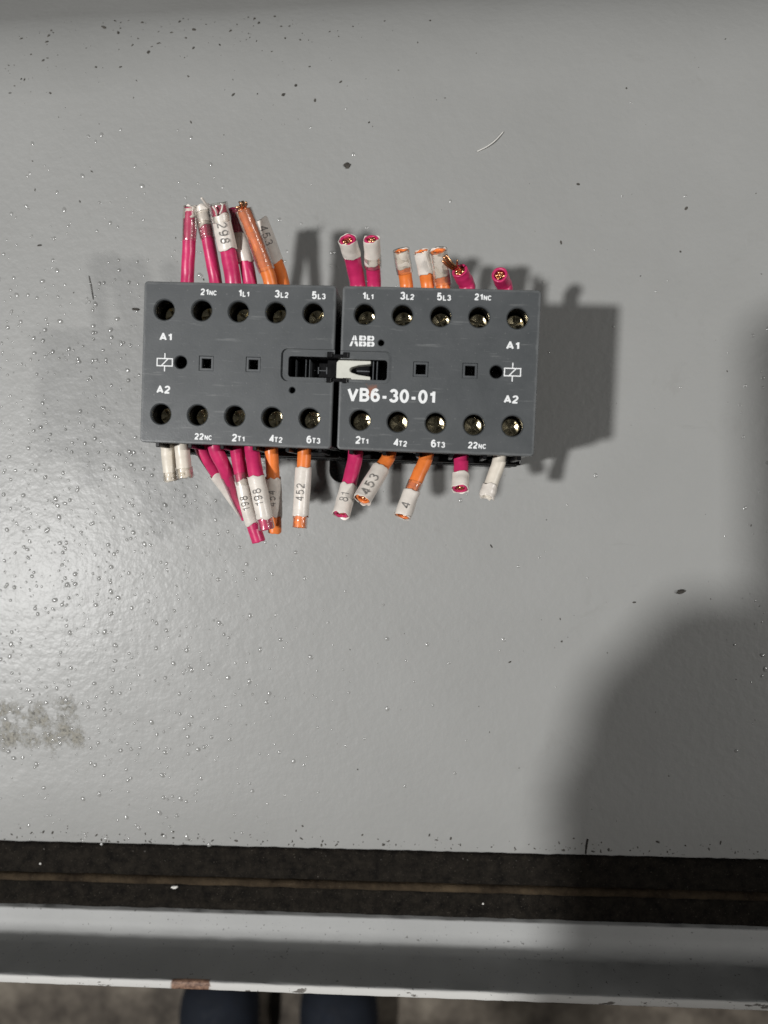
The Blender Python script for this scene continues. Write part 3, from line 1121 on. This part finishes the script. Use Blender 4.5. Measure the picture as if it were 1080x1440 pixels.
# -- lower bundle of the left contactor
wire('white', [(236, 628, 36), (238, 652, 35), (241, 676, 34.5)], 'ivory lower wire stub with notched side, at the far left',
     1.75, [(0.75, 1.0, 'clear', None, 0, 1.95)], False, squash=1.0, ragged=0.7)
wire('white', [(256, 628, 37), (258, 650, 36.5), (260.5, 671, 36)], 'ivory lower wire stub with a split clear sleeve, second from the left',
     1.85, [(0.68, 1.02, 'clear', None, 0, 2.1)], False, ragged=0.5)
wire('red', [(283, 630, 33), (301, 660, 31), (321, 688, 28), (345, 722, 25)], 'crimson lower wire stub slanting behind the others, white sleeve underneath',
     1.7, [(0.36, 0.97, 'white', None, 0, 1.95)], True)
wire('red', [(303, 630, 36.5), (318, 662, 34), (331, 692, 31), (349, 728, 29)], 'crimson lower wire stub in clear tubing slanting down from 22NC',
     1.85, [(0.38, 0.95, 'clear', None, 0, 2.0)], True)
wire('red', [(333, 631, 35.5), (340, 672, 36.5), (350, 718, 36), (364, 762, 35)], 'longest crimson lower wire stub, tip sticking out below sleeve 198',
     1.72, [(0.27, 0.40, 'clear', None, 0, 1.95), (0.34, 0.80, 'white', '198', 1, 1.92)], True)
wire('red', [(354, 631, 37.5), (360, 668, 39.5), (368, 708, 40), (375, 744, 39.5)], 'crimson lower wire stub with sleeve 198 lying on top of the bundle',
     1.85, [(0.36, 0.86, 'white', '198', 1, 2.12), (0.80, 1.0, 'clear', None, 0, 2.05)], True)
wire('orange', [(381.5, 633, 36), (384, 672, 34.5), (386, 712, 33), (386.5, 749, 32)], 'orange lower wire stub with sleeve 454 half under a crimson one',
     1.68, [(0.33, 0.80, 'white', '454', 1, 1.98)], True)
wire('orange', [(428, 634, 37), (425.5, 680, 37.5), (421.5, 742, 38)], 'orange lower wire stub with glossy long sleeve under 6T3, standing alone',
     1.68, [(0.23, 0.86, 'white', '452', 1, 2.02), (0.85, 1.0, 'clear', None, 0, 1.85)], True)
# -- lower row of the right contactor
wire('red', [(500, 639, 36), (494, 668, 37.5), (487, 697, 39), (479.5, 724, 41)], 'crimson lower wire stub with a white numbered sleeve, next to the gap',
     1.85, [(0.50, 1.0, 'white', '81', 1, 2.15)], True, -0.2)
wire('orange', [(547, 640, 36), (535, 660, 38), (522, 681, 40.5), (510, 702, 43)], 'slanting orange lower wire stub with sleeve 453',
     1.7, [(0.30, 1.02, 'white', '453', 1, 2.25)], True, 0.0)
wire('orange', [(600, 641, 36), (589, 667, 37.5), (577, 696, 39), (566, 726, 41)], 'long orange lower wire stub with short sleeve marked 4 below 6T3',
     1.68, [(0.45, 1.0, 'clear', None, 0, 1.9), (0.60, 1.01, 'white', '4', 1, 2.12)], True, -0.1)
wire('red', [(648.5, 642, 36), (648, 665, 37.5), (647, 688, 40)], 'short straight crimson lower wire stub with a white collar under 22NC',
     1.75, [(0.54, 1.0, 'white', None, 0, 2.12)], True, -0.2)
wire('white', [(703, 644, 36), (694, 671, 36.5), (684, 699, 37.5)], 'slanting ivory lower wire stub at the far right',
     1.68, [(0.70, 1.0, 'white', None, 0, 1.95)], False, ragged=0.5)


# ------------------------------------------------------------------ relief and dirt on the panel
def vis(px, py):
    """stays off the feet of the contactors"""
    p = RZI @ at(px, py, 0)
    return not (abs(p.x) < 47 and abs(p.y) < 21)


def domes(name, spots, mat, parent, kind):
    mb = MB()
    seg = 8
    for (x, y, z, rx, ry, h, rot) in spots:
        c, s = math.cos(rot), math.sin(rot)
        base = len(mb.v)
        for (rr, hh) in ((1.0, -0.02), (0.86, 0.30), (0.55, 0.78), (0.2, 0.98)):
            for k in range(seg):
                a = 2 * math.pi * k / seg
                u, w = rx * rr * math.cos(a), ry * rr * math.sin(a)
                mb.v.append(Vector((x + u * c - w * s, y + u * s + w * c, z + h * hh)))
        mb.v.append(Vector((x, y, z + h)))
        for j in range(3):
            for k in range(seg):
                k2 = (k + 1) % seg
                mb.f.append((base + j * seg + k, base + j * seg + k2, base + (j + 1) * seg + k2, base + (j + 1) * seg + k))
        for k in range(seg):
            mb.f.append((base + 3 * seg + k, base + 3 * seg + (k + 1) % seg, base + 4 * seg))
    return mb.build(name, mat, parent, True, kind)


rng = random.Random(21)
spots = []
while len(spots) < 1750:
    px, py = rng.uniform(-90, 1170), rng.uniform(120, 1196)
    den = 1.0 / (1 + math.exp((px - 330) / 75)) * (1 / (1 + math.exp(-(py - 340) / 60)))
    den = max(den, 0.08 if px < 560 and py > 700 else 0.015, 0.16 if px > 1030 and py > 450 else 0)
    if py > 1080:
        den *= 0.5
    if rng.random() > den or not vis(px, py):
        continue
    p = at(px, py, 0)
    r = 0.25 + 0.48 * rng.random() ** 2.4
    spots.append((p.x, p.y, 0, r * rng.uniform(0.9, 1.5), r, r * rng.uniform(0.27, 0.40), rng.uniform(0, 3.14)))
domes('paint_nibs', spots, M['nib'], panel, 'stuff')

dirt = []
rng = random.Random(5)


def speck(px, py, r, z=0.0):
    p = at(px, py, z)
    zz = z if p.y < ROLL0 else -(ROLLR - math.sqrt(max(1.0, ROLLR ** 2 - (p.y - ROLL0) ** 2)))
    dirt.append((p.x, p.y, zz, r * rng.uniform(0.9, 1.9), r * rng.uniform(0.6, 1.0), r * 0.5, rng.uniform(0, 3.14)))


for _ in range(170):                       # crumbs over the top left
    px = rng.uniform(0, 640) * rng.uniform(0.6, 1)
    speck(px, abs(rng.gauss(0, 75)), 0.09 + 0.34 * rng.random() ** 3)
for _ in range(130):                       # stray ones everywhere
    px, py = rng.uniform(0, 1080), rng.uniform(0, 1190)
    if vis(px, py):
        speck(px, py, 0.08 + 0.22 * rng.random() ** 3)
for _ in range(22):                       # dark dots painted for the unlit sides of nibs at the left
    px, py = rng.uniform(0, 190), rng.uniform(600, 930)
    speck(px, py, 0.10 + 0.2 * rng.random() ** 2)
for _ in range(190):                       # along the cut edge
    px = rng.uniform(0, 1080)
    speck(px, 1180 + px * 25 / 1080 - abs(rng.gauss(0, 9)), 0.1 + 0.28 * rng.random() ** 2)
for (px, py, r) in ((265, 27, .5), (133, 20, .5), (156, 32, .45), (205, 68, .5), (55, 36, .4), (328, 133, .4), (416, 120, .45), (443, 141, .4),
                    (398, 134, .4), (357, 15, .4), (479, 115, .35), (133, 92, .35), (813, 259, .4), (965, 293, .4), (789, 341, .35), (892, 847, .4),
                    (881, 124, .3), (925, 1184, .45), (997, 1194, .3), (790, 902, .3), (717, 931, .3), (691, 768, .35)):
    speck(px, py, r)
ds = domes('dirt_shade_specks', dirt, M['dirt'], None, 'stuff')
ds['label'] = 'dark dirt crumbs and specks, with painted shade of nibs, scattered on the grey panel'

lp = []
for _ in range(260):                       # dust on lip and gasket
    px = rng.uniform(0, 1080)
    k = rng.random()
    if k < 0.6:
        p = at(px, 1290 + px * 33 / 1080 + rng.uniform(0, 30), 0)
        y, z = p.y, 0.0
    else:
        p = at(px, 1215 + px * 28 / 1080, -3)
        y, z = -139.5 - rng.uniform(0, 7), -2.95
    if y < -160 or not (-157 < y or y < -157.7):
        continue
    r = 0.1 + 0.25 * rng.random() ** 2
    lp.append((p.x, y, z, r * 1.3, r, r * 0.5, rng.uniform(0, 3.1)))
dd = domes('lip_dirt', lp, M['dirt'], None, 'stuff')
dd['label'] = 'fine dark dirt on the rim lip and the gasket'


def crumb(name, label, cat, px, py, rx, ry, h, rot, mat, z=0.0):
    """one irregular flake or crumb"""
    p = at(px, py, z)
    bm = bmesh.new()
    bmesh.ops.create_icosphere(bm, subdivisions=2, radius=1.0)
    for v in bm.verts:
        n = v.co.normalized()
        k = 1 + 0.45 * noise.noise(n * 1.6 + Vector((px, py, 0)))
        v.co = Vector((n.x * rx * k, n.y * ry * k, n.z * h * k)) * S
    me = bpy.data.meshes.new(name)
    bm.to_mesh(me)
    bm.free()
    me.materials.append(M[mat])
    o = bpy.data.objects.new(name, me)
    COL.objects.link(o)
    o.location = (p.x * S, p.y * S, (z + h * 0.7) * S)
    o.rotation_euler = (0, 0, rot)
    return tag(o, label, cat)


crumb('dirt_crumb', 'dark grey crumb above the gap between the contactors', 'crumb', 488, 233, 1.0, 0.8, 0.35, 0.3, 'dirt')
crumb('dirt_crumb', 'black crumb at the right of the panel above the big shadow', 'crumb', 957, 832, 1.3, 0.65, 0.5, 0.25, 'dirt')
crumb('paint_chip', 'black flake beside the left contactor at its top hole', 'flake', 191, 435, 1.2, 0.42, 0.25, -0.1, 'dirt')
crumb('paint_chip', 'small dark flake on the panel at upper left, above the weak shadow', 'flake', 56, 345, 0.75, 0.25, 0.2, 0.15, 'dirt')
crumb('white_crumb', 'tiny white crumb on the brown gasket ridge', 'crumb', 246, 1247, 1.1, 0.45, 0.4, 0.05, 'lint', -1.5)
crumb('white_crumb', 'tiny white crumb on the upper foam near the left edge', 'crumb', 57, 1214, 0.35, 0.35, 0.3, 0.0, 'lint', -2.7)
crumb('white_crumb', 'tiny white crumb on the lower foam strip under the contactors', 'crumb', 679, 1270, 0.4, 0.35, 0.3, 0.0, 'lint', -3.4)


def thread(name, label, pts, r, mat):
    P = [at(*p) for p in pts]
    path, _ = smooth_path(P, 8)
    o0 = P[0]
    s_ = strand([p - o0 for p in path[::3]], r, 6)
    o = s_.build(name, M[mat], None, True)
    o.location = o0 * S
    return tag(o, label, 'thread')


thread('lint_thread', 'short curved white lint thread on the panel at upper right',
       [(671, 213, 0.2), (685, 206, 0.5), (697, 197, 0.6), (708, 185, 0.3)], 0.16, 'lint')
thread('hair', 'short black hair standing at the panel edge', [(824, 1201, 0.1), (825.5, 1190, 0.25), (827, 1180, 0.2)], 0.16, 'dirt')
thread('bristle', 'thin black bristle left of the left contactor', [(125, 388, 0.15), (128, 404, 0.3), (131, 421, 0.15)], 0.10, 'dirt')

# ------------------------------------------------------------------ whoever takes the picture
phone = thing('phone', 'black phone held over the panel, seen only by its shadow', 'phone', (0, 0, 0))
phone.matrix_world = Matrix.Translation((CW + RW @ Vector((0, 0, 1.2))) * S) @ RW.to_4x4()
bevel_obj(MB().prism(rrect(-54, 22, -150, 14, 9, 6), 0, 8.5).build('phone_body', M['phone'], phone), 1.2, 2, 60)
MB().lathe(-34, 4, [(5, -1.4), (5, -0.05)], 20).build('lens', M['phone'], phone)


def skin_mesh(name, joints, bones, mat, parent=None, sub=2):
    """one continuous surface grown over a skeleton: joints {key: (x, y, z, r)} in mm"""
    keys = list(joints)
    me = bpy.data.meshes.new(name)
    me.from_pydata([Vector(joints[k][:3]) * S for k in keys], [(keys.index(a), keys.index(b)) for a, b in bones], [])
    o = bpy.data.objects.new(name, me)
    COL.objects.link(o)
    o.modifiers.new('skin', 'SKIN')
    if not me.skin_vertices:
        bpy.context.view_layer.objects.active = o
        bpy.ops.mesh.customdata_skin_add()
    sk = me.skin_vertices[0].data
    for i, k in enumerate(keys):
        r = joints[k][3]
        sk[i].radius = (r * S, r * S)
    sk[0].use_root = True
    sd = o.modifiers.new('sub', 'SUBSURF')
    sd.levels = sd.render_levels = sub
    bpy.context.view_layer.update()
    dg = bpy.context.evaluated_depsgraph_get()
    m2 = bpy.data.meshes.new_from_object(o.evaluated_get(dg))
    o.modifiers.clear()
    o.data = m2
    bpy.data.meshes.remove(me)
    m2.materials.clear()
    m2.materials.append(mat)
    m2.polygons.foreach_set('use_smooth', [True] * len(m2.polygons))
    if parent:
        o.parent = parent
    return o


def person():
    J = {
        'pelvis': (-200, -960, 60, 150), 'waist': (-195, -920, 230, 140), 'chest': (-185, -850, 440, 165), 'neck': (-170, -760, 640, 60),
        'head': (-165, -725, 740, 88), 'crown': (-162, -690, 830, 82),
        'hip_l': (-290, -960, 0, 95), 'knee_l': (-285, -930, -400, 65), 'ankle_l': (-275, -950, -770, 45),
        'hip_r': (-110, -960, 0, 95), 'knee_r': (-115, -930, -400, 65), 'ankle_r': (-125, -950, -770, 45),
        'shoulder_l': (-375, -820, 520, 62), 'elbow_l': (-400, -560, 300, 46), 'wrist_l': (-95, -262, 260, 30),
        'shoulder_r': (10, -820, 520, 62), 'elbow_r': (90, -570, 300, 46), 'wrist_r': (60, -290, 262, 30),
        # left hand: palm beside the phone, four fingers closing on its back, thumb in front
        'palm_l': (-57, -158, 250, 30), 'heel_l': (-54, -200, 252, 34), 'knk_l': (-58, -118, 247, 22),
        'i1': (-50, -99, 244, 14), 'i2': (-32, -95, 229, 8.5), 'i3': (-14, -98, 221, 7.5),
        'm1': (-62, -114, 242, 13), 'm2': (-36, -112, 226, 8.5), 'm3': (-14, -116, 220, 7.5),
        'r1': (-71, -134, 241, 14), 'r2': (-42, -132, 226, 8.5), 'r3': (-20, -134, 221, 7.5),
        'p1': (-73, -156, 242, 13), 'p2': (-48, -152, 228, 8), 'p3': (-30, -154, 223, 7),
        't1': (-46, -150, 254, 11), 't2': (-26, -126, 252, 10), 't3': (-10, -108, 249, 8.5),
        'palm_r': (44, -222, 252, 26), 'ri1': (34, -192, 246, 10), 'ri2': (22, -182, 230, 8.5), 'ri3': (8, -178, 223, 7.5),
        'rm1': (50, -190, 244, 10), 'rm2': (44, -178, 228, 8.5), 'rm3': (34, -170, 222, 7.5),
        'rr1': (60, -200, 244, 9.5), 'rr2': (58, -186, 229, 8.5), 'rr3': (50, -176, 223, 7.5),
        'rp1': (66, -212, 244, 9), 'rp2': (68, -200, 230, 8), 'rp3': (62, -190, 224, 7),
        'rt1': (24, -206, 254, 11), 'rt2': (16, -184, 252, 10), 'rt3': (10, -168, 249, 8.5),
    }
    B = [('pelvis', 'waist'), ('waist', 'chest'), ('chest', 'neck'), ('neck', 'head'), ('head', 'crown'),
         ('pelvis', 'hip_l'), ('hip_l', 'knee_l'), ('knee_l', 'ankle_l'), ('pelvis', 'hip_r'), ('hip_r', 'knee_r'), ('knee_r', 'ankle_r'),
         ('chest', 'shoulder_l'), ('shoulder_l', 'elbow_l'), ('elbow_l', 'wrist_l'), ('chest', 'shoulder_r'), ('shoulder_r', 'elbow_r'), ('elbow_r', 'wrist_r'),
         ('wrist_l', 'heel_l'), ('heel_l', 'palm_l'), ('palm_l', 'knk_l'), ('knk_l', 'i1'), ('i1', 'i2'), ('i2', 'i3'), ('knk_l', 'm1'), ('m1', 'm2'), ('m2', 'm3'),
         ('palm_l', 'r1'), ('r1', 'r2'), ('r2', 'r3'), ('palm_l', 'p1'), ('p1', 'p2'), ('p2', 'p3'), ('palm_l', 't1'), ('t1', 't2'), ('t2', 't3'),
         ('wrist_r', 'palm_r'), ('palm_r', 'ri1'), ('ri1', 'ri2'), ('ri2', 'ri3'), ('palm_r', 'rm1'), ('rm1', 'rm2'), ('rm2', 'rm3'),
         ('palm_r', 'rr1'), ('rr1', 'rr2'), ('rr2', 'rr3'), ('palm_r', 'rp1'), ('rp1', 'rp2'), ('rp2', 'rp3'), ('palm_r', 'rt1'), ('rt1', 'rt2'), ('rt2', 'rt3')]
    body = skin_mesh('person', J, B, M['skin'], None, 2)
    tag(body, 'person in dark trousers and black shoes standing below the panel edge', 'person')
    # clothes
    T = {k: (*J[k][:3], J[k][3] * 1.12) for k in ('pelvis', 'hip_l', 'knee_l', 'ankle_l', 'hip_r', 'knee_r', 'ankle_r', 'waist')}
    for k in ('ankle_l', 'ankle_r', 'knee_l', 'knee_r'):
        T[k] = (*T[k][:3], J[k][3] * 1.45)
    skin_mesh('trousers', T, [b for b in B if b[0] in T and b[1] in T], M['cloth'], body, 2)
    U = {k: (*J[k][:3], J[k][3] * 1.13) for k in ('chest', 'waist', 'shoulder_l', 'elbow_l', 'shoulder_r', 'elbow_r')}
    for s in 'lr':
        e, w = Vector(J['elbow_' + s][:3]), Vector(J['wrist_' + s][:3])
        U['cuff_' + s] = (*e.lerp(w, 0.55), 44)
    skin_mesh('shirt', U, [b for b in B if b[0] in U and b[1] in U] + [('elbow_l', 'cuff_l'), ('elbow_r', 'cuff_r')], M['shirt'], body, 2)
    skin_mesh('hair', {'a': (-163, -740, 800, 92), 'b': (-160, -715, 850, 84)}, [('a', 'b')], M['hair'], body, 2)
    for (x, tx) in ((-275, -278), (-105, -112)):
        skin_mesh('shoe', {'heel': (x, -980, -812, 44), 'mid': ((x + tx) / 2, -850, -808, 46), 'ball': (tx, -765, -798, 64), 'toe': (tx, -690, -806, 54)},
                  [('heel', 'mid'), ('mid', 'ball'), ('ball', 'toe')], M['shoe'], body, 2)
    return body


person()
